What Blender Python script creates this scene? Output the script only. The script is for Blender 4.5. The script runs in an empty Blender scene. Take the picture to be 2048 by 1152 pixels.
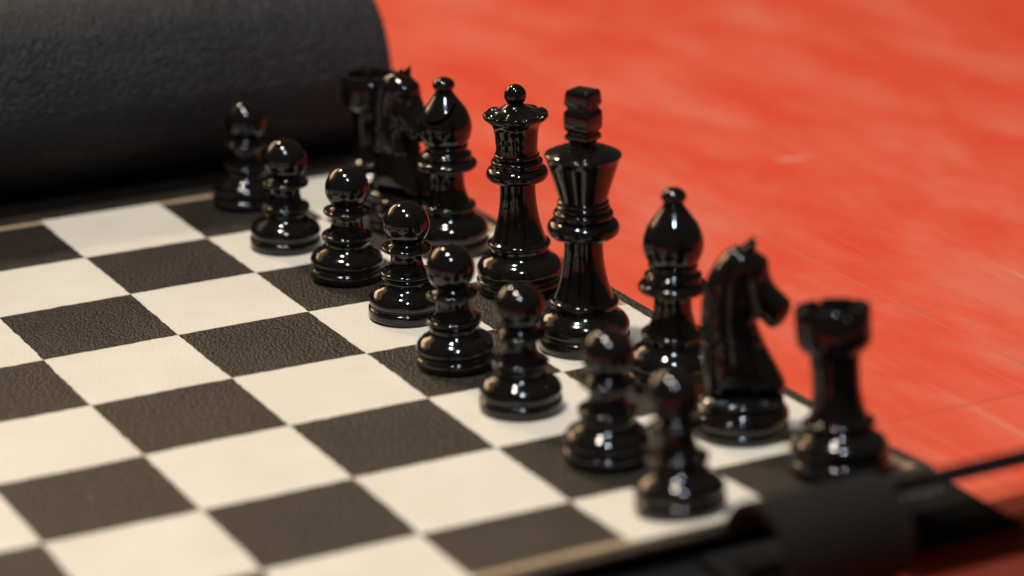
import bpy, bmesh, math, random
from mathutils import Vector, Matrix, Quaternion, noise
from mathutils.geometry import delaunay_2d_cdt

random.seed(7)
scene = bpy.context.scene
col = scene.collection
S = 0.05                                   # one board square = 50 mm

# ------------------------------------------------------------------ camera
cam_d = bpy.data.cameras.new('camera')
cam = bpy.data.objects.new('camera', cam_d)
col.objects.link(cam)
scene.camera = cam
ROT = (Matrix.Rotation(7.381521, 3, 'Z') @ Matrix.Rotation(1.240431, 3, 'X') @ Matrix.Rotation(-0.015946, 3, 'Z'))
cam.matrix_world = Matrix.Translation(Vector((20.6792, -9.3786, 6.7107)) * S) @ ROT.to_4x4()
cam_d.sensor_width = 36.0
cam_d.lens = 98.37
cam_d.clip_start = 0.05
cam_d.clip_end = 50.0
cam_d.dof.use_dof = True
cam_d.dof.focus_distance = 20.0 * S
cam_d.dof.aperture_fstop = 4.7
cam_d.dof.aperture_blades = 9

# ------------------------------------------------------------------ world and lamps
world = bpy.data.worlds.new('World')
scene.world = world
world.use_nodes = True
bg = world.node_tree.nodes['Background']
bg.inputs[0].default_value = (1.0, 0.82, 0.64, 1)
bg.inputs[1].default_value = 0.06

CENTRE = Vector((3.6, -1.6, 0.4)) * S


def area_lamp(name, direction, dist, sx, sy, watts, colour, spread=180):
    d = bpy.data.lights.new(name, 'AREA')
    d.shape = 'RECTANGLE'
    d.size, d.size_y = sx, sy
    d.energy = watts
    d.color = colour
    d.spread = math.radians(spread)
    o = bpy.data.objects.new(name, d)
    col.objects.link(o)
    v = Vector(direction).normalized()
    o.location = CENTRE + v * dist
    o.rotation_euler = v.to_track_quat('Z', 'Y').to_euler()
    return o


area_lamp('ceiling_lamp', (-0.700, -0.024, 0.713), 2.0, 0.17, 0.14, 9.5, (1.0, 0.78, 0.52))
area_lamp('ceiling_lamp', (0.010, -0.190, 0.980), 2.0, 0.18, 0.14, 31.0, (1.0, 0.90, 0.78))
area_lamp('window_lamp', (0.508, -0.172, 0.844), 2.2, 0.13, 0.16, 19.0, (0.72, 0.86, 1.0))
area_lamp('lit_wall_lamp', (-0.82, -0.29, 0.49), 2.4, 2.0, 1.1, 6.0, (1.0, 0.66, 0.38))
area_lamp('lit_wall_lamp', (-0.905, -0.200, 0.370), 2.6, 1.5, 0.6, 17.0, (1.0, 0.66, 0.37))

scene.view_settings.view_transform = 'Standard'
scene.view_settings.look = 'None'
scene.view_settings.exposure = 0.0
scene.view_settings.gamma = 1.0
scene.view_settings.use_curve_mapping = False
scene.render.resolution_x = 1024
scene.render.resolution_y = 576


# ------------------------------------------------------------------ materials
def new_mat(name):
    m = bpy.data.materials.new(name)
    m.use_nodes = True
    return m, m.node_tree.nodes, m.node_tree.links, m.node_tree.nodes['Principled BSDF']


def add(nodes, kind, **kw):
    n = nodes.new(kind)
    for k, v in kw.items():
        if k in n.bl_rna.properties:
            setattr(n, k, v)
        else:
            n.inputs[k].default_value = v
    return n


def ramp(nodes, stops):
    r = nodes.new('ShaderNodeValToRGB')
    e = r.color_ramp.elements
    e[0].position, e[0].color = stops[0][0], stops[0][1]
    e[1].position, e[1].color = stops[-1][0], stops[-1][1]
    for p, c in stops[1:-1]:
        x = e.new(p)
        x.color = c
    return r


def leather(name, c_low, c_high, rough, grain_mm, strength, spec=0.5, depth=0.4, crease=0.0):
    m, N, L, b = new_mat(name)
    tc = N.new('ShaderNodeTexCoord')
    wob = add(N, 'ShaderNodeTexNoise', Scale=260.0, Detail=2.0)
    L.new(tc.outputs['Object'], wob.inputs['Vector'])
    mixv = add(N, 'ShaderNodeMix', data_type='RGBA')
    mixv.inputs[0].default_value = 0.0012
    L.new(tc.outputs['Object'], mixv.inputs[6])
    L.new(wob.outputs['Color'], mixv.inputs[7])
    vor = add(N, 'ShaderNodeTexVoronoi', feature='SMOOTH_F1', Scale=1000.0 / grain_mm)
    vor.inputs['Smoothness'].default_value = 0.35
    L.new(mixv.outputs[2], vor.inputs['Vector'])
    fine = add(N, 'ShaderNodeTexNoise', Scale=2600.0 / grain_mm, Detail=3.0)
    L.new(tc.outputs['Object'], fine.inputs['Vector'])
    mul = add(N, 'ShaderNodeMath', operation='MULTIPLY_ADD')
    L.new(fine.outputs[0], mul.inputs[0])
    mul.inputs[1].default_value = -0.35
    L.new(vor.outputs['Distance'], mul.inputs[2])
    inv = add(N, 'ShaderNodeMath', operation='MULTIPLY')
    L.new(mul.outputs[0], inv.inputs[0])
    inv.inputs[1].default_value = -1.0
    bump = add(N, 'ShaderNodeBump', Strength=strength, Distance=0.001 * depth * grain_mm)
    L.new(inv.outputs[0], bump.inputs['Height'])
    if crease:
        mc = N.new('ShaderNodeMapping')
        mc.inputs['Scale'].default_value = (1.0, 0.45, 1.0)
        L.new(tc.outputs['Object'], mc.inputs['Vector'])
        cz = add(N, 'ShaderNodeTexNoise', Scale=95.0, Detail=4.0, Roughness=0.6, Distortion=0.8)
        L.new(mc.outputs[0], cz.inputs['Vector'])
        b2 = add(N, 'ShaderNodeBump', Strength=crease, Distance=0.004)
        L.new(cz.outputs[0], b2.inputs['Height'])
        L.new(b2.outputs[0], bump.inputs['Normal'])
    L.new(bump.outputs[0], b.inputs['Normal'])
    big = add(N, 'ShaderNodeTexNoise', Scale=38.0, Detail=5.0, Roughness=0.62)
    L.new(tc.outputs['Object'], big.inputs['Vector'])
    cr = ramp(N, [(0.32, c_low), (0.68, c_high)])
    L.new(big.outputs[0], cr.inputs[0])
    L.new(cr.outputs[0], b.inputs['Base Color'])
    rr = add(N, 'ShaderNodeMapRange')
    rr.inputs['To Min'].default_value = rough - 0.06
    rr.inputs['To Max'].default_value = rough + 0.08
    L.new(fine.outputs[0], rr.inputs['Value'])
    L.new(rr.outputs[0], b.inputs['Roughness'])
    b.inputs['Specular IOR Level'].default_value = spec
    return m


M_DARK = leather('dark_leather', (0.013, 0.0088, 0.0056, 1), (0.024, 0.0165, 0.0105, 1), 0.42, 1.1, 1.0, 0.5, 0.62)
M_LIGHT = leather('cream_leather', (0.655, 0.595, 0.50, 1), (0.705, 0.65, 0.56, 1), 0.5, 1.0, 0.4, 0.35)
M_TAN = leather('tan_leather', (0.34, 0.245, 0.14, 1), (0.42, 0.31, 0.19, 1), 0.5, 1.0, 0.6, 0.4)
M_ROLL = leather('black_leather', (0.014, 0.0145, 0.0165, 1), (0.022, 0.0225, 0.026, 1), 0.50, 1.5, 1.0, 0.30, 0.75, 0.35)
M_STRAP = leather('strap_leather', (0.008, 0.008, 0.0075, 1), (0.012, 0.0115, 0.011, 1), 0.8, 1.2, 0.6, 0.12)  # specular kept very low: stands in for shade on the end flap


def lacquer():
    m, N, L, b = new_mat('black_lacquer')
    tc = N.new('ShaderNodeTexCoord')
    b.inputs['Base Color'].default_value = (0.0055, 0.0045, 0.004, 1)
    b.inputs['IOR'].default_value = 1.52
    n = add(N, 'ShaderNodeTexNoise', Scale=190.0, Detail=4.0)
    L.new(tc.outputs['Object'], n.inputs['Vector'])
    rr = add(N, 'ShaderNodeMapRange')
    rr.inputs['From Min'].default_value = 0.42
    rr.inputs['From Max'].default_value = 0.72
    rr.inputs['To Min'].default_value = 0.04
    rr.inputs['To Max'].default_value = 0.17
    L.new(n.outputs[0], rr.inputs['Value'])
    L.new(rr.outputs[0], b.inputs['Roughness'])
    n2 = add(N, 'ShaderNodeTexNoise', Scale=260.0, Detail=1.0)
    L.new(tc.outputs['Object'], n2.inputs['Vector'])
    bump = add(N, 'ShaderNodeBump', Strength=0.06, Distance=0.0006)
    L.new(n2.outputs[0], bump.inputs['Height'])
    L.new(bump.outputs[0], b.inputs['Normal'])
    return m


M_LAC = lacquer()


def red_paint():
    m, N, L, b = new_mat('red_paint')
    tc = N.new('ShaderNodeTexCoord')
    mp = N.new('ShaderNodeMapping')
    mp.inputs['Rotation'].default_value = (0, 0, math.radians(-62))
    mp.inputs['Scale'].default_value = (2.4, 5.5, 1.0)
    L.new(tc.outputs['Object'], mp.inputs['Vector'])
    brush = add(N, 'ShaderNodeTexNoise', Scale=3.0, Detail=9.0, Roughness=0.68, Distortion=0.15)
    L.new(mp.outputs[0], brush.inputs['Vector'])
    cr = ramp(N, [(0.36, (0.65, 0.052, 0.021, 1)), (0.50, (0.655, 0.085, 0.041, 1)), (0.64, (0.64, 0.135, 0.084, 1))])
    L.new(brush.outputs[0], cr.inputs[0])
    last = cr.outputs[0]
    # hairline scratches in three directions
    for ang, sc, off in ((20, 1.0, 0.0), (-40, 1.2, 3.1), (75, 0.8, 7.7)):
        mq = N.new('ShaderNodeMapping')
        mq.inputs['Rotation'].default_value = (0, 0, math.radians(ang))
        mq.inputs['Location'].default_value = (off, off, 0)
        mq.inputs['Scale'].default_value = (5.0 * sc, 330.0 * sc, 1.0)
        L.new(tc.outputs['Object'], mq.inputs['Vector'])
        ns = add(N, 'ShaderNodeTexNoise', Scale=1.0, Detail=2.0, Distortion=0.3)
        L.new(mq.outputs[0], ns.inputs['Vector'])
        pat = add(N, 'ShaderNodeTexNoise', Scale=7.0, Detail=2.0)
        mo = N.new('ShaderNodeMapping')
        mo.inputs['Location'].default_value = (off * 2, 1 - off, 0)
        L.new(tc.outputs['Object'], mo.inputs['Vector'])
        L.new(mo.outputs[0], pat.inputs['Vector'])
        th = add(N, 'ShaderNodeMapRange')
        th.inputs['From Min'].default_value = 0.63
        th.inputs['From Max'].default_value = 0.73
        L.new(ns.outputs[0], th.inputs['Value'])
        pm = add(N, 'ShaderNodeMapRange')
        pm.inputs['From Min'].default_value = 0.50
        pm.inputs['From Max'].default_value = 0.66
        L.new(pat.outputs[0], pm.inputs['Value'])
        mu = add(N, 'ShaderNodeMath', operation='MULTIPLY')
        L.new(th.outputs[0], mu.inputs[0])
        L.new(pm.outputs[0], mu.inputs[1])
        m2 = add(N, 'ShaderNodeMath', operation='MULTIPLY')
        L.new(mu.outputs[0], m2.inputs[0])
        m2.inputs[1].default_value = 0.55
        mx = add(N, 'ShaderNodeMix', data_type='RGBA')
        L.new(m2.outputs[0], mx.inputs[0])
        L.new(last, mx.inputs[6])
        mx.inputs[7].default_value = (0.66, 0.30, 0.19, 1)
        last = mx.outputs[2]
    L.new(last, b.inputs['Base Color'])
    rr = add(N, 'ShaderNodeMapRange')
    rr.inputs['To Min'].default_value = 0.40
    rr.inputs['To Max'].default_value = 0.58
    L.new(brush.outputs[0], rr.inputs['Value'])
    L.new(rr.outputs[0], b.inputs['Roughness'])
    g = add(N, 'ShaderNodeTexNoise', Scale=420.0, Detail=4.0)
    L.new(tc.outputs['Object'], g.inputs['Vector'])
    bump = add(N, 'ShaderNodeBump', Strength=0.25, Distance=0.0005)
    L.new(g.outputs[0], bump.inputs['Height'])
    L.new(bump.outputs[0], b.inputs['Normal'])
    return m


def plain(name, c, rough):
    m, N, L, b = new_mat(name)
    tc = N.new('ShaderNodeTexCoord')
    n = add(N, 'ShaderNodeTexNoise', Scale=90.0, Detail=5.0)
    L.new(tc.outputs['Object'], n.inputs['Vector'])
    cr = ramp(N, [(0.3, (c[0] * 0.8, c[1] * 0.8, c[2] * 0.8, 1)), (0.7, (c[0], c[1], c[2], 1))])
    L.new(n.outputs[0], cr.inputs[0])
    L.new(cr.outputs[0], b.inputs['Base Color'])
    b.inputs['Roughness'].default_value = rough
    return m


M_RED = red_paint()
M_SEAM = plain('seam_dust', (0.43, 0.12, 0.073), 0.8)
for nd in M_SEAM.node_tree.nodes:
    if nd.type == 'VALTORGB':                  # the joint is partly bridged by paint
        nd.color_ramp.elements[0].position, nd.color_ramp.elements[1].position = 0.42, 0.60
        nd.color_ramp.elements[0].color = (0.64, 0.085, 0.041, 1)
        nd.color_ramp.elements[1].color = (0.40, 0.13, 0.085, 1)
    if nd.type == 'TEX_NOISE':
        nd.inputs['Scale'].default_value = 45.0
M_SCUFF = plain('scuffed_paint', (0.75, 0.33, 0.23), 0.7)


# ------------------------------------------------------------------ object helpers
def link_mesh(name, me, mat, parent=None, smooth=True, sharp=None):
    if smooth:
        me.polygons.foreach_set('use_smooth', [True] * len(me.polygons))
        if sharp is not None:
            me.set_sharp_from_angle(angle=math.radians(sharp))
    if mat is not None and not me.materials:
        me.materials.append(mat)
    o = bpy.data.objects.new(name, me)
    col.objects.link(o)
    o.parent = parent
    return o


def from_lists(name, verts, faces, mat, parent=None, smooth=True, sharp=None):
    me = bpy.data.meshes.new(name)
    me.from_pydata(verts, [], faces)
    me.validate()
    bm = bmesh.new()
    bm.from_mesh(me)
    bmesh.ops.remove_doubles(bm, verts=bm.verts, dist=1e-7)
    bmesh.ops.recalc_face_normals(bm, faces=bm.faces)
    bm.to_mesh(me)
    bm.free()
    return link_mesh(name, me, mat, parent, smooth, sharp)


def empty(name, loc=(0, 0, 0)):
    o = bpy.data.objects.new(name, None)
    o.empty_display_size = 0.01
    o.location = loc
    col.objects.link(o)
    return o


def tag(o, label, category, group=None):
    o['label'] = label
    o['category'] = category
    if group:
        o['group'] = group


# ------------------------------------------------------------------ red painted surface
ZT = -0.035                                # top of the red surface, in squares


def slab(name, u0, u1, v0, v1, ztop, thick, mat, parent):
    x0, x1, y0, y1 = u0 * S, u1 * S, -v1 * S, -v0 * S
    z1, z0 = ztop * S, (ztop - thick) * S
    b = 0.00005
    V, F = [], []
    for (ins, z) in ((0, z0), (0, z1 - b), (b, z1)):
        V += [(x0 + ins, y0 + ins, z), (x1 - ins, y0 + ins, z), (x1 - ins, y1 - ins, z), (x0 + ins, y1 - ins, z)]
    F.append((3, 2, 1, 0))
    for k in (0, 4):
        for i in range(4):
            j = (i + 1) % 4
            F.append((k + i, k + j, k + 4 + j, k + 4 + i))
    F.append((8, 9, 10, 11))
    return from_lists(name, V, F, mat, parent, smooth=False)


surface = slab('table', -40, 26, -40, 20, ZT - 0.004, 0.5, M_SEAM, None)
surface['kind'] = 'structure'
G = 0.013
slab('panel', -40, 26, -40, -1.86 - G, ZT, 0.004, M_RED, surface)
slab('panel', -40, 6.77 - G, -1.86 + G, 20, ZT, 0.004, M_RED, surface)
slab('panel', 6.77 + G, 26, -1.86 + G, 20, ZT, 0.004, M_RED, surface)

# a pale scrape in the paint
sv, n = [], 26
for i in range(n):
    t = i / (n - 1)
    w = (0.028 + 0.02 * noise.noise((t * 5, 2.2, 0))) * math.sin(math.pi * min(1, max(0.02, t * 1.05))) ** 0.4
    c = Vector((1.30 + 0.10 * t, 3.05 + 0.36 * t)) + Vector((0.02 * math.sin(5 * t), 0))
    c = Vector((c.x, c.y))
    sv.append(((c.x - w) * S, c.y * S, (ZT + 0.004) * S))
    sv.append(((c.x + w * (0.8 + 0.5 * noise.noise((t * 9, 0, 0)))) * S, c.y * S, (ZT + 0.004) * S))
from_lists('scuff_mark', sv, [(2 * i, 2 * i + 1, 2 * i + 3, 2 * i + 2) for i in range(n - 1)], M_SCUFF, surface, smooth=False)


# ------------------------------------------------------------------ the roll-up board
def lift(u):
    x = u - 6.75
    if x <= 0:
        return 0.0, 0.0, 0.0
    z = 0.117 * x * x if x < 0.6 else 0.042 + 0.14 * (x - 0.6)
    if x > 1.2:
        z -= 0.20 * (x - 1.2) ** 2
    t = min(1.0, x / 1.25)
    return z, 0.13 * t ** 1.3, 0.13 * t ** 1.4


def surf(u, v, h=0.0):
    z, sh, du = lift(u)
    if u > 7.93:                           # the free corner turns down towards the strap
        k = min(1.0, max(0.0, (1.25 - v) / 0.7))
        z -= k * k * (3 - 2 * k) * (u - 7.93) * 0.9
    w = 0.011 * noise.noise((u * 0.6, v * 0.6, 1.3)) * min(1, max(0, (u + 0.6)))
    u += 0.011 * noise.noise((u * 0.9, v * 0.9, 4.1))
    v += 0.011 * noise.noise((u * 0.9, v * 0.9, 8.6))
    return Vector(((u - du) * S, -(v + sh) * S, (z + w + h) * S))


board = empty('roll_up_chessboard', (0, 0, ZT * S))
tag(board, 'roll-up black leather chessboard with cream squares lying on the red surface', 'chessboard')
B0 = Vector((0, 0, -ZT * S))


def sheet(name, us, vs, h_top, thick, mat, edge=None, skirt=True):
    """grid patch over the board surface, closed with a skirt and underside"""
    V, F = [], []
    nu, nv = len(us), len(vs)
    for i, u in enumerate(us):
        for j, v in enumerate(vs):
            uu, vv = u, v
            if edge and (i in (0, nu - 1) or j in (0, nv - 1)):
                e = edge(u, v)
                if i in (0, nu - 1):
                    uu += e[0]
                if j in (0, nv - 1):
                    vv += e[1]
            V.append(surf(uu, vv, h_top) + B0)
    idx = lambda i, j: i * nv + j
    for i in range(nu - 1):
        for j in range(nv - 1):
            F.append((idx(i, j), idx(i + 1, j), idx(i + 1, j + 1), idx(i, j + 1)))
    ring = [idx(i, 0) for i in range(nu)] + [idx(nu - 1, j) for j in range(1, nv)] + \
           [idx(i, nv - 1) for i in range(nu - 2, -1, -1)] + [idx(0, j) for j in range(nv - 2, 0, -1)]
    off = len(V)
    if skirt:
        under = {k: off + n_ for n_, k in enumerate(ring)}
        V += [V[k] - Vector((0, 0, thick * S)) for k in ring]
    else:
        under = {k: off + k for k in range(off)}
        V += [V[k] - Vector((0, 0, thick * S)) for k in range(off)]
        F += [tuple(under[k] for k in reversed(f)) for f in F]
    m = len(ring)
    for k in range(m):
        F.append((ring[k], ring[(k + 1) % m], under[ring[(k + 1) % m]], under[ring[k]]))
    me = bpy.data.meshes.new(name)
    me.from_pydata([tuple(a) for a in V], [], F)
    bm = bmesh.new()
    bm.from_mesh(me)
    bmesh.ops.recalc_face_normals(bm, faces=bm.faces)
    bm.to_mesh(me)
    bm.free()
    return link_mesh(name, me, mat, board, True, 40)


def span(a, b, n):
    return [a + (b - a) * i / n for i in range(n + 1)]


EDGE = 0.19
# underlying leather: border and backing
sheet('leather_sheet', span(-0.98, 6.6, 38) + span(6.7, 8 + EDGE + 0.02, 24), span(-EDGE, 8 + EDGE, 42), 0.0, 0.033, M_DARK, skirt=False)


def ragged(amp):
    def f(u, v):
        a = noise.noise((u * 21 + 3, v * 21, 0.4)) + 0.7 * noise.noise((u * 47, v * 47 + 9, 2.4))
        b = noise.noise((u * 21, v * 21 + 7, 5.4)) + 0.7 * noise.noise((u * 47 + 5, v * 47, 7.4))
        return a * amp, b * amp
    return f


LW = 0.095
for u in range(8):
    for v in range(8):
        light = (u + v) % 2 == 0
        a0 = u - (LW * 0.9 if light and u == 0 else 0)
        a1 = u + 1 + (LW * 0.9 if light and u == 7 else 0)
        b0 = v - (LW * 0.9 if light and v == 0 else 0)
        b1 = v + 1 + (LW * 0.9 if light and v == 7 else 0)
        fine = v < 6
        nn = 26 if fine else 8
        if light:
            sheet('light_square', span(a0, a1, nn), span(b0, b1, nn), 0.0065, 0.0065, M_LIGHT, ragged(0.0075))
        else:
            sheet('dark_square', span(a0 - 0.006, a1 + 0.006, 12), span(b0 - 0.006, b1 + 0.006, 12), 0.0045, 0.0045, M_DARK)

# tan line printed round the squares, one strip along each side
rg = ragged(0.006)
sheet('border_line', span(-LW, -0.002, 3), span(-LW, 8 + LW, 120), 0.003, 0.003, M_TAN, rg)
sheet('border_line', span(8.002, 8 + LW, 3), span(0.95, 8 + LW, 120), 0.003, 0.003, M_TAN, rg)
sheet('border_line', span(0.0, 7.86, 120), span(-LW, -0.002, 3), 0.003, 0.003, M_TAN, rg)
sheet('border_line', span(0.0, 8.0, 120), span(8.002, 8 + LW, 3), 0.003, 0.003, M_TAN, rg)


# the thick leather roll at the far end of the board
def make_roll():
    r0, uc, zc = 0.735, -0.95, 0.742
    nseg, nl = 96, 80
    V, F = [], []
    v0, v1 = -EDGE - 0.01, 8 + EDGE
    rings = []
    prof = [(v0 + 0.02, 0.80), (v0 + 0.025, 0.965), (v0, 0.985), (v0 + 0.004, 0.996), (v0 + 0.03, 1.0)]
    prof += [(v0 + 0.03 + (v1 - v0 - 0.06) * i / nl, 1.0) for i in range(1, nl)]
    prof += [(v1 - 0.03, 1.0), (v1 - 0.004, 0.996), (v1, 0.985), (v1 - 0.025, 0.965), (v1 - 0.02, 0.80)]
    for v, k in prof:
        ring = []
        for s in range(nseg):
            a = 2 * math.pi * s / nseg
            rr = (r0 + 0.13 * (1 - math.exp(-max(0.0, v + 0.2) / 1.6))) * k
            dx, dz = math.cos(a), math.sin(a)
            wob = 0.010 * noise.noise((dx * 1.3, dz * 1.3, v * 0.45)) + 0.004 * noise.noise((dx * 5, dz * 5, v * 1.6))
            rr *= 1 + wob * (0 if dz < -0.9 else 1)
            ring.append(len(V))
            V.append(((uc - 0.13 * (1 - math.exp(-max(0.0, v + 0.2) / 1.6)) + rr * dx) * S, -v * S, (0.006 + (rr / k if k < 1 else rr) + rr * dz) * S - ZT * S))
        rings.append(ring)
    for a, b in zip(rings, rings[1:]):
        for s in range(nseg):
            F.append((a[s], a[(s + 1) % nseg], b[(s + 1) % nseg], b[s]))
    F.append(tuple(rings[0]))
    F.append(tuple(rings[-1]))
    return from_lists('leather_roll', V, F, M_ROLL, board, True, 50)


make_roll()


def strip(name, path, v0, v1, thick, mat, taper=None, nv=8):
    """leather strip: a path of (u, z) swept along v, with thickness"""
    pts = [Vector(p) for p in path]
    # smooth
    dense = []
    for i in range(len(pts) - 1):
        p0, p1, p2, p3 = pts[max(0, i - 1)], pts[i], pts[i + 1], pts[min(len(pts) - 1, i + 2)]
        for k in range(8):
            t = k / 8
            dense.append(0.5 * ((2 * p1) + (p2 - p0) * t + (2 * p0 - 5 * p1 + 4 * p2 - p3) * t * t + (3 * p1 - p0 - 3 * p2 + p3) * t ** 3))
    dense.append(pts[-1])
    outer, inner = [], []
    for i, q in enumerate(dense):
        d = (dense[min(i + 1, len(dense) - 1)] - dense[max(i - 1, 0)]).normalized()
        nrm = Vector((-d.y, d.x))
        outer.append(q + nrm * thick / 2)
        inner.append(q - nrm * thick / 2)
    loop = outer + inner[::-1]
    V, F, m = [], [], len(loop)
    for j in range(nv + 1):
        t = j / nv
        v = v0 + (v1 - v0) * t
        for q in loop:
            V.append((q.x * S, -(v) * S, (q.y - ZT) * S))
    for j in range(nv):
        for k in range(m):
            F.append((j * m + k, j * m + (k + 1) % m, (j + 1) * m + (k + 1) % m, (j + 1) * m + k))
    h = len(outer)
    for j in (0, nv):
        for k in range(h - 1):
            F.append((j * m + k, j * m + k + 1, j * m + m - 2 - k, j * m + m - 1 - k))
    return from_lists(name, V, F, mat, board, True, 45)


# flat end flap lying on the red surface, the folded closing tab and its strap
strip('end_flap', [(7.35, ZT + 0.02), (7.9, ZT + 0.02), (8.3, ZT + 0.02), (8.54, ZT + 0.022)], -0.175, 4.2, 0.034, M_STRAP, nv=20)
strip('closing_tab', [(8.15, 0.040), (8.60, 0.030), (8.93, 0.09), (9.06, 0.27), (9.03, 0.46), (8.88, 0.57), (8.68, 0.58), (8.50, 0.47), (8.40, 0.30)],
      0.98, 1.80, 0.05, M_STRAP)


# the strap's free tongue stands off the board end, tilted, and runs on past its corner
strip('strap_tongue', [(8.12, 0.195), (8.45, 0.368), (8.80, 0.552), (9.18, 0.750)], -2.4, 0.97, 0.085, M_STRAP, nv=24)  # extra width, edge-on to the camera, added to deepen the shadow below


# ------------------------------------------------------------------ turned chessmen
class Path:
    def __init__(self, r, z):
        self.p = [(r, z)]

    def to(self, r, z):
        self.p.append((r, z))
        return self

    def arc(self, r, z, b, n=8):
        """quadratic bow to (r, z); b > 0 bows outwards, b < 0 hollows"""
        r0, z0 = self.p[-1]
        dr, dz = r - r0, z - z0
        l = math.hypot(dr, dz)
        nr, nz = (-dz / l, dr / l) if False else (abs(dz) / l, (dr / l) * (-1 if dz > 0 else 1))
        cr, cz = (r0 + r) / 2 + nr * b * l, (z0 + z) / 2 + nz * b * l
        for i in range(1, n + 1):
            t = i / n
            self.p.append(((1 - t) ** 2 * r0 + 2 * t * (1 - t) * cr + t * t * r,
                           (1 - t) ** 2 * z0 + 2 * t * (1 - t) * cz + t * t * z))
        return self

    def torus(self, r_out, z, n=12):
        """half-round from the current point to (same side) height z reaching r_out"""
        r0, z0 = self.p[-1]
        zc, hz, b = (z0 + z) / 2, (z - z0) / 2, r_out - r0
        for i in range(1, n + 1):
            a = -math.pi / 2 + math.pi * i / n
            self.p.append((r0 + b * math.cos(a), zc + hz * math.sin(a)))
        return self


def ball(zc, r, flat=1.0, a0=-70, n=22):
    P = None
    for i in range(n + 1):
        a = math.radians(a0 + (90 - a0) * i / n)
        q = (max(0.0, r * math.cos(a)), zc + r * flat * math.sin(a))
        if P is None:
            P = Path(*q)
        else:
            P.to(*q)
    return P


def lathe_mesh(name, path, seg=72, warp=None, sharp=38):
    pts = path.p
    V, F = [], []
    rows = []
    for (r, z) in [(0.0, pts[0][1])] + pts + [(0.0, pts[-1][1])]:
        if r < 1e-5:
            rows.append([len(V)])
            V.append((0, 0, z * S))
        else:
            row = []
            for k in range(seg):
                a = 2 * math.pi * k / seg
                rr, zz = (r, z) if warp is None else warp(r, z, a, k)
                row.append(len(V))
                V.append((rr * math.cos(a) * S, rr * math.sin(a) * S, zz * S))
            rows.append(row)
    for a, b in zip(rows, rows[1:]):
        if len(a) == 1 and len(b) == 1:
            continue
        for k in range(seg):
            j = (k + 1) % seg
            if len(a) == 1:
                F.append((a[0], b[j], b[k]))
            elif len(b) == 1:
                F.append((a[k], a[j], b[0]))
            else:
                F.append((a[k], a[j], b[j], b[k]))
    me = bpy.data.meshes.new(name)
    me.from_pydata(V, [], F)
    bm = bmesh.new()
    bm.from_mesh(me)
    bmesh.ops.remove_doubles(bm, verts=bm.verts, dist=1e-7)
    bmesh.ops.recalc_face_normals(bm, faces=bm.faces)
    bm.to_mesh(me)
    bm.free()
    me.polygons.foreach_set('use_smooth', [True] * len(me.polygons))
    me.set_sharp_from_angle(angle=math.radians(sharp))
    me.materials.append(M_LAC)
    return me


def base_path(rp, rt, z_pl, z_gr, z_top, r_top, rb=None):
    """foot: plinth, cove, big round shoulder, hollow up to r_top at z_top"""
    P = Path(rp - 0.022, 0.0).arc(rp, 0.022, 0.2, 4).to(rp, z_pl - 0.012).arc(rp - 0.012, z_pl, 0.2, 4)
    P.arc(rt - 0.012, z_gr, -0.25, 6)
    zr = z_gr + (z_top - z_gr) * 0.30
    P.arc(rt, zr, 0.22, 6)
    P.arc(r_top + (rt - r_top) * 0.42, z_gr + (z_top - z_gr) * 0.70, 0.20, 9)
    P.arc(r_top, z_top, -0.16, 6)
    return P


# --- pawn
pawn_parts = {
    'base': base_path(0.275, 0.272, 0.085, 0.100, 0.262, 0.168),
    'stem': Path(0.166, 0.262).arc(0.172, 0.292, -0.15, 4).torus(0.184, 0.310, 6).to(0.172, 0.312).torus(0.190, 0.347, 8).to(0.146, 0.352).arc(0.114, 0.440, -0.14, 8).arc(0.124, 0.492, -0.10, 5),
    'collar': Path(0.124, 0.488).arc(0.168, 0.500, -0.12, 4).torus(0.180, 0.532, 8).arc(0.120, 0.548, -0.1, 4).to(0.112, 0.562),
    'head': None,
}
hp = Path(0.112, 0.556)
hb = ball(0.695, 0.167, 1.0, -49)
hp.p += hb.p
pawn_parts['head'] = hp

# --- bishop
bishop_parts = {
    'base': base_path(0.302, 0.298, 0.10, 0.118, 0.318, 0.196),
    'stem': Path(0.194, 0.318).to(0.194, 0.336).torus(0.212, 0.376, 8).to(0.172, 0.384).arc(0.127, 0.580, -0.13, 10).arc(0.135, 0.630, -0.08, 4),
    'collar': Path(0.135, 0.626).arc(0.190, 0.650, -0.1, 4).torus(0.234, 0.722, 10).arc(0.184, 0.745, -0.1, 3).torus(0.194, 0.775, 6).arc(0.160, 0.800, -0.15, 4).to(0.160, 0.828),
    'mitre': Path(0.158, 0.822).torus(0.168, 0.846, 6).arc(0.203, 0.985, 0.16, 9).arc(0.155, 1.130, 0.12, 9).arc(0.074, 1.240, -0.02, 8).to(0.070, 1.252),
    'finial': None,
}
fp = Path(0.066, 1.248)
fp.p += ball(1.306, 0.085, 0.70, -45, 16).p
bishop_parts['finial'] = fp

# --- rook
rook_parts = {
    'base': base_path(0.302, 0.298, 0.10, 0.118, 0.290, 0.204),
    'stem': Path(0.204, 0.290).torus(0.228, 0.338, 8).to(0.182, 0.348).arc(0.146, 0.600, -0.09, 12).arc(0.156, 0.745, -0.04, 6),
    'turret': Path(0.156, 0.742).arc(0.220, 0.806, 0.08, 7).arc(0.230, 0.835, 0.1, 4).to(0.230, 1.030).to(0.224, 1.038).to(0.168, 1.038).to(0.164, 1.030).to(0.158, 0.955).arc(0.0, 0.930, 0.02, 6),
}

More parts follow.
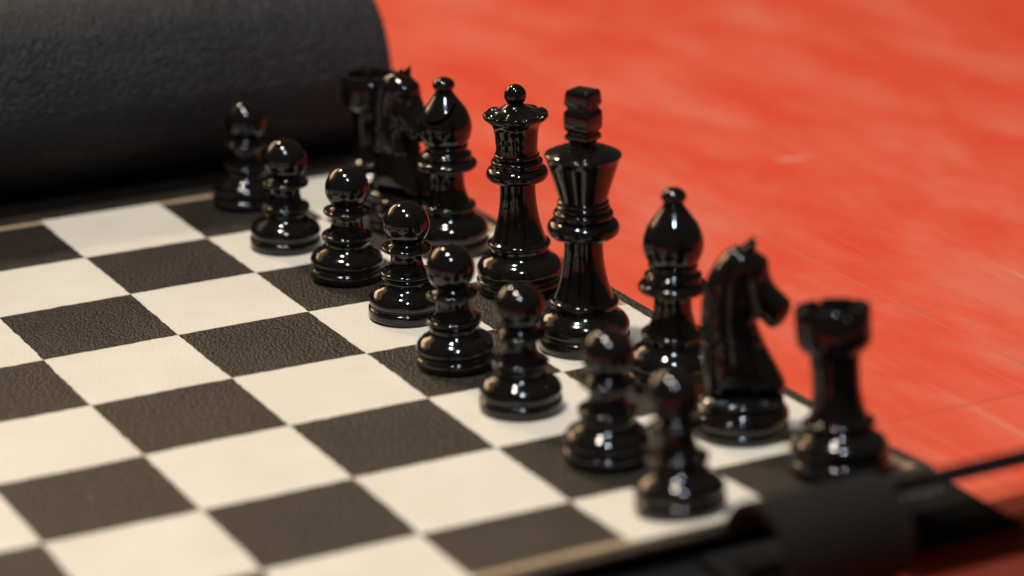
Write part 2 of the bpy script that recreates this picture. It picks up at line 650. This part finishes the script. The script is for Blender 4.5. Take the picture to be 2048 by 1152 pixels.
# --- queen
queen_parts = {
    'base': base_path(0.322, 0.318, 0.105, 0.122, 0.315, 0.212),
    'stem': Path(0.212, 0.315).to(0.214, 0.335).torus(0.232, 0.382, 8).to(0.200, 0.390).arc(0.130, 0.790, -0.09, 14).to(0.130, 0.838),
    'collar': Path(0.130, 0.832).arc(0.180, 0.842, -0.08, 4).torus(0.228, 0.945, 12).arc(0.180, 0.958, -0.1, 3).torus(0.190, 0.996, 7).to(0.158, 1.000),
    'crown': Path(0.150, 0.998).to(0.154, 1.012).torus(0.166, 1.044, 6).arc(0.155, 1.130, -0.08, 6).arc(0.172, 1.250, -0.08, 7).arc(0.222, 1.300, -0.10, 4).arc(0.240, 1.328, 0.2, 4).arc(0.226, 1.352, 0.2, 4).arc(0.198, 1.352, 0.05, 3).arc(0.140, 1.366, -0.05, 4).arc(0.062, 1.412, -0.12, 6),
    'finial': None,
}
qp = Path(0.054, 1.404)
qp.p += ball(1.477, 0.081, 1.0, -50, 18).p
queen_parts['finial'] = qp

# --- king
king_parts = {
    'base': base_path(0.322, 0.318, 0.105, 0.122, 0.296, 0.222),
    'stem': Path(0.222, 0.296).to(0.224, 0.306).torus(0.245, 0.354, 8).to(0.206, 0.362).arc(0.134, 0.740, -0.09, 14).to(0.134, 0.790),
    'collar': Path(0.134, 0.784).arc(0.190, 0.800, -0.08, 4).torus(0.250, 0.925, 12).arc(0.196, 0.938, -0.1, 3).torus(0.208, 0.985, 7).arc(0.176, 0.995, -0.1, 3).torus(0.184, 1.024, 6).arc(0.170, 1.032, -0.1, 3).torus(0.178, 1.060, 6).to(0.166, 1.064),
    'crown': Path(0.162, 1.058).arc(0.256, 1.362, -0.015, 8).arc(0.265, 1.378, 0.2, 3).arc(0.258, 1.392, 0.25, 4).arc(0.080, 1.452, 0.08, 10).to(0.072, 1.475),
}


def queen_warp(r, z, a, k):
    if z > 1.318 and r > 0.135:
        t = (a * 9 / (2 * math.pi)) % 1.0
        d = abs(t - 0.5) * 2            # 1 at a point, 0 in the middle of a notch
        g = max(0.0, 1 - d / 0.5)
        g = g * g * (3 - 2 * g)
        w = min(1.0, (r - 0.135) / 0.06) * (0.45 if r > 0.229 else 1.0)
        return r - 0.007 * g * w, z - 0.024 * g * w
    return r, z


def rook_warp(r, z, a, k):
    if z > 1.0 and r > 0.12:
        t = (a * 6 / (2 * math.pi)) % 1.0
        if 0.42 <= t <= 0.58:
            return r, z - 0.042
    return r, z


MESH = {}
for kind, parts, warps, seg in (('pawn', pawn_parts, {}, 72), ('bishop', bishop_parts, {}, 72), ('rook', rook_parts, {'turret': rook_warp}, 72),
                                ('queen', queen_parts, {'crown': queen_warp}, 108), ('king', king_parts, {}, 72)):
    MESH[kind] = [(pn, lathe_mesh(pn, pp, 120 if pn == 'turret' else seg, warps.get(pn))) for pn, pp in parts.items()]


def cut_slit(me):
    """saw the slanting slit of a bishop's mitre"""
    o = bpy.data.objects.new('tmp', me)
    col.objects.link(o)
    bm = bmesh.new()
    bmesh.ops.create_cube(bm, size=1.0)
    mt = Matrix.Translation(Vector((0.135, 0, 1.085)) * S) @ Matrix.Rotation(math.radians(38), 4, 'Y') @ Matrix.Diagonal((0.30 * S, 0.60 * S, 0.026 * S, 1))
    bm.transform(mt)
    cme = bpy.data.meshes.new('cutter')
    bm.to_mesh(cme)
    bm.free()
    cme.materials.append(M_LAC)
    c = bpy.data.objects.new('cutter', cme)
    col.objects.link(c)
    md = o.modifiers.new('b', 'BOOLEAN')
    md.operation = 'DIFFERENCE'
    md.solver = 'EXACT'
    md.object = c
    dg = bpy.context.evaluated_depsgraph_get()
    dg.update()
    res = bpy.data.meshes.new_from_object(o.evaluated_get(dg))
    bpy.data.objects.remove(o)
    bpy.data.objects.remove(c)
    res.name = 'mitre'
    res.polygons.foreach_set('use_smooth', [True] * len(res.polygons))
    res.set_sharp_from_angle(angle=math.radians(38))
    if not res.materials:
        res.materials.append(M_LAC)
    return res


MESH['bishop'] = [(n_, cut_slit(m_) if n_ == 'mitre' else m_) for n_, m_ in MESH['bishop']]


def king_finial():
    prof = [(0.066, 1.452), (0.074, 1.478), (0.092, 1.492), (0.097, 1.510), (0.093, 1.528), (0.083, 1.536), (0.083, 1.546), (0.092, 1.556),
            (0.099, 1.572), (0.101, 1.630), (0.099, 1.684), (0.092, 1.698), (0.083, 1.707), (0.083, 1.717), (0.090, 1.727), (0.098, 1.742),
            (0.093, 1.805), (0.090, 1.826), (0.084, 1.836), (0.050, 1.840)]
    V, F, rows = [], [], []
    for w, z in prof:
        row = []
        cr = min(0.010, w * 0.3)
        for q in range(4):
            for s in range(4):
                a = math.pi / 2 * q + math.pi / 2 * s / 3
                cx = (w - cr) * (1 if q in (0, 3) else -1)
                cy = (w - cr) * 0.92 * (1 if q in (0, 1) else -1)
                row.append(len(V))
                V.append(((cx + cr * math.cos(a)) * S, (cy + cr * math.sin(a)) * S, z * S))
        rows.append(row)
    m = 16
    for a, b in zip(rows, rows[1:]):
        for k in range(m):
            F.append((a[k], a[(k + 1) % m], b[(k + 1) % m], b[k]))
    F.append(tuple(rows[0][::-1]))
    F.append(tuple(rows[-1]))
    me = bpy.data.meshes.new('finial')
    me.from_pydata(V, [], F)
    me.polygons.foreach_set('use_smooth', [True] * len(me.polygons))
    me.set_sharp_from_angle(angle=math.radians(32))
    me.materials.append(M_LAC)
    return me


MESH['king'].append(('finial', king_finial()))


# --- knight
def knight_horse():
    out = [(0.255, 0.262), (0.284, 0.300), (0.286, 0.325), (0.272, 0.368), (0.211, 0.478), (0.148, 0.598), (0.108, 0.695), (0.088, 0.757),
           (0.100, 0.765), (0.129, 0.735), (0.152, 0.712), (0.180, 0.702), (0.212, 0.708), (0.244, 0.726), (0.280, 0.772), (0.299, 0.812), (0.305, 0.850), (0.297, 0.882),
           (0.261, 0.920), (0.226, 0.955), (0.196, 0.992), (0.176, 1.030), (0.163, 1.080), (0.158, 1.130), (0.146, 1.163), (0.118, 1.186),
           (0.082, 1.208), (0.040, 1.232), (-0.015, 1.244), (-0.062, 1.243), (-0.106, 1.220), (-0.153, 1.170), (-0.192, 1.118), (-0.222, 1.062), (-0.243, 1.000), (-0.257, 0.930),
           (-0.265, 0.850), (-0.268, 0.770), (-0.267, 0.570), (-0.258, 0.400), (-0.245, 0.310), (-0.232, 0.262)]
    # densify
    pts, n = [], len(out)
    for i in range(n):
        a, b = Vector(out[i]), Vector(out[(i + 1) % n])
        k = max(1, int((b - a).length / 0.016))
        for j in range(k):
            pts.append(a + (b - a) * j / k)
    m = len(pts)

    def dist(p):
        best = 9
        for i in range(m):
            a, b = pts[i], pts[(i + 1) % m]
            if abs((a.x + b.x) * .5 - p.x) > best + .02 or abs((a.y + b.y) * .5 - p.y) > best + .02:
                continue
            ab = b - a
            t = max(0, min(1, (p - a).dot(ab) / ab.length_squared))
            best = min(best, (a + ab * t - p).length)
        return best

    def inside(p):
        c = False
        for i in range(m):
            a, b = pts[i], pts[(i + 1) % m]
            if (a.y > p.y) != (b.y > p.y) and p.x < (b.x - a.x) * (p.y - a.y) / (b.y - a.y) + a.x:
                c = not c
        return c

    verts = list(pts)
    st = 0.0135
    y = 0.27
    row = 0
    while y < 1.25:
        x = -0.28 + (st / 2 if row % 2 else 0)
        while x < 0.31:
            p = Vector((x, y))
            if inside(p) and dist(p) > 0.008:
                verts.append(p)
            x += st
        y += st * 0.87
        row += 1
    vv, _, ff, _, _, _ = delaunay_2d_cdt(verts, [(i, (i + 1) % m) for i in range(m)], [], 1, 1e-5)

    def seg_d(p, a, b):
        a, b = Vector(a), Vector(b)
        ab = b - a
        t = max(0, min(1, (p - a).dot(ab) / ab.length_squared))
        return (a + ab * t - p).length

    def half(p):
        x, z = p
        if z < 0.62:
            T = 0.215 - 0.075 * min(1, max(0, (z - 0.26) / 0.36)) ** 0.8
        else:
            T = 0.140 - 0.012 * (z - 0.62) / 0.6
        if x > 0.12 and z > 0.66:
            T -= 0.16 * (x - 0.12) * min(1, (z - 0.66) / 0.08)
        d = min(dist(p), 1.0)
        wdt = 0.115 if z > 0.62 else 0.18
        if z < 0.45:
            d = min(d + (0.2 if z < 0.275 else 0), 1.0)
        q = min(1.0, d / wdt)
        t = T * math.sqrt(max(0.0, 1 - (1 - q) ** 2))
        # carved detail: jaw line, mane parting, mane locks, eye, nostril, mouth
        g = 0
        for a, b, w, dep in (((0.02, 1.05), (0.045, 0.90), 0.018, 0.016), ((0.045, 0.90), (0.088, 0.80), 0.018, 0.016),
                             ((-0.06, 1.20), (-0.115, 1.02), 0.014, 0.022), ((-0.115, 1.02), (-0.12, 0.80), 0.014, 0.022), ((-0.12, 0.80), (-0.08, 0.50), 0.014, 0.016),
                             ((0.235, 0.765), (0.292, 0.798), 0.009, 0.014)):
            g = max(g, dep * math.exp(-(seg_d(p, a, b) / w) ** 2))
        if x < -0.12 and 0.5 < z < 1.15:
            g = max(g, 0.005 * (0.5 + 0.5 * math.sin((z + x * 0.8) * 62)) * min(1, (-0.12 - x) / 0.05))
        e = (p - Vector((0.098, 1.075))).length
        t += 0.014 * math.exp(-(e / 0.02) ** 2) - 0.012 * math.exp(-((e - 0.035) / 0.012) ** 2)
        e = (p - Vector((0.262, 0.842))).length
        t -= 0.016 * math.exp(-(e / 0.014) ** 2)
        t += 0.012 * math.exp(-((p - Vector((0.07, 0.93))).length / 0.06) ** 2)
        return max(0.0, t - g * min(1, q * 1.5))

    V, F, ids = [], [], []
    nb = len(vv)
    H = [0.0 if i < m and not (p.y < 0.2625) else half(Vector(p)) for i, p in enumerate(vv)]
    top = list(range(nb))
    for p, h in zip(vv, H):
        V.append((p[0] * S, h * S, p[1] * S))
    bot = []
    for i, (p, h) in enumerate(zip(vv, H)):
        if h == 0.0:
            bot.append(i)
        else:
            bot.append(len(V))
            V.append((p[0] * S, -h * S, p[1] * S))
    for f in ff:
        F.append(tuple(top[i] for i in f))
        F.append(tuple(bot[i] for i in reversed(f)))
    # two ears
    for s in (-1, 1):
        o = len(V)
        rings = [(0.0, 1.200, 0.050, 0.034), (0.012, 1.232, 0.044, 0.030), (0.030, 1.262, 0.028, 0.020), (0.048, 1.288, 0.010, 0.008), (0.052, 1.296, 0.002, 0.002)]
        for (cx, cz, rx, ry) in rings:
            for k in range(10):
                a = 2 * math.pi * k / 10
                V.append(((cx + 0.012 + rx * math.cos(a)) * S, (s * 0.046 + ry * math.sin(a)) * S, cz * S))
        for r_ in range(len(rings) - 1):
            for k in range(10):
                F.append((o + r_ * 10 + k, o + r_ * 10 + (k + 1) % 10, o + (r_ + 1) * 10 + (k + 1) % 10, o + (r_ + 1) * 10 + k))
        F.append(tuple(o + (len(rings) - 1) * 10 + k for k in range(10)))
        F.append(tuple(o + k for k in range(9, -1, -1)))
    me = bpy.data.meshes.new('horse_head')
    me.from_pydata(V, [], F)
    bm = bmesh.new()
    bm.from_mesh(me)
    bmesh.ops.recalc_face_normals(bm, faces=bm.faces)
    bm.to_mesh(me)
    bm.free()
    me.polygons.foreach_set('use_smooth', [True] * len(me.polygons))
    me.set_sharp_from_angle(angle=math.radians(75))
    me.materials.append(M_LAC)
    return me


kb = Path(0.288, 0.0).arc(0.311, 0.022, 0.2, 4).to(0.311, 0.055).arc(0.299, 0.068, 0.2, 4).arc(0.298, 0.084, -0.25, 5).torus(0.312, 0.158, 10).arc(0.262, 0.205, 0.14, 6).arc(0.248, 0.222, -0.2, 4).torus(0.272, 0.266, 8).to(0.20, 0.27)
MESH['knight'] = [('base', lathe_mesh('base', kb)), ('horse_head', knight_horse())]

# ------------------------------------------------------------------ set the men out
SIDE = Vector((0.46, -(-0.888), 0)).normalized()      # across the row, away from the squares in play


def place(kind, u, v, label, yaw=0.0, lean=0.0, back=0.0, group=None):
    p = surf(u, v, 0.008)
    # put the foot at the requested spot even where the board lifts
    z, sh, du = lift(u)
    p = surf(u + du, v - sh, 0.008)
    o = empty(kind, p)
    q = Quaternion(Vector((0, 0, 1)).cross(SIDE), math.radians(lean)) @ Quaternion((0, 1, 0), math.radians(-back))
    o.rotation_mode = 'QUATERNION'
    o.rotation_quaternion = q @ Quaternion((0, 0, 1), math.radians(yaw))
    tag(o, label, kind, group)
    for pn, me in MESH[kind]:
        c = bpy.data.objects.new(pn, me)
        col.objects.link(c)
        c.parent = o
    return o


G1 = 'black pawns standing in a row'
for u, v, lean, back, yaw, lab in (
        (0.304, 1.381, 2.1, 0, 10, 'glossy black pawn in front of the rook beside the leather roll'),
        (1.510, 1.544, 1.9, 0, 50, 'glossy black pawn in front of the knight that stands next to the leather-roll rook'),
        (2.422, 1.435, 2.2, 0, 90, 'glossy black pawn in front of the bishop beside the queen'),
        (3.427, 1.418, 1.3, 0, 150, 'glossy black pawn in front of the queen'),
        (4.508, 1.551, -2.2, 0, 200, 'glossy black pawn in front of the king'),
        (5.460, 1.545, -0.3, 0, 260, 'glossy black pawn in front of the bishop beside the king'),
        (6.496, 1.488, 0.9, 0, 310, 'glossy black pawn in front of the knight beside the rook at the strap end'),
        (7.610, 1.590, 0.0, 8, 340, 'glossy black pawn on the lifted board end in front of the strap-end rook')):
    place('pawn', u, v, lab, yaw, lean, back, G1)
G2 = 'black pieces of the back row'
place('rook', 0.655, 0.400, 'glossy black rook standing against the leather roll', 8, -0.8, 0, G2)
place('knight', 1.498, 0.496, 'glossy black knight between the leather-roll rook and the bishop beside the queen', 22, -1.0, 0, G2)
place('bishop', 2.218, 0.466, 'glossy black bishop with slit mitre standing next to the queen', -62, -1.0, 0, G2)
place('queen', 3.306, 0.429, 'glossy black queen with scalloped crown and ball finial', 5, -0.7, 0, G2)
place('king', 4.610, 0.610, 'glossy black king with square notched finial, tallest of the pieces', 27, 0.1, 0, G2)
place('bishop', 5.553, 0.451, 'glossy black bishop with smooth mitre standing next to the king', 150, 0.2, 0, G2)
place('knight', 6.519, 0.512, 'glossy black knight between the bishop beside the king and the strap-end rook', 62.6, 0.6, 0, G2)
place('rook', 7.560, 0.425, 'glossy black rook on the lifted board corner beside the leather strap', 20, 0.0, 7.5, G2)
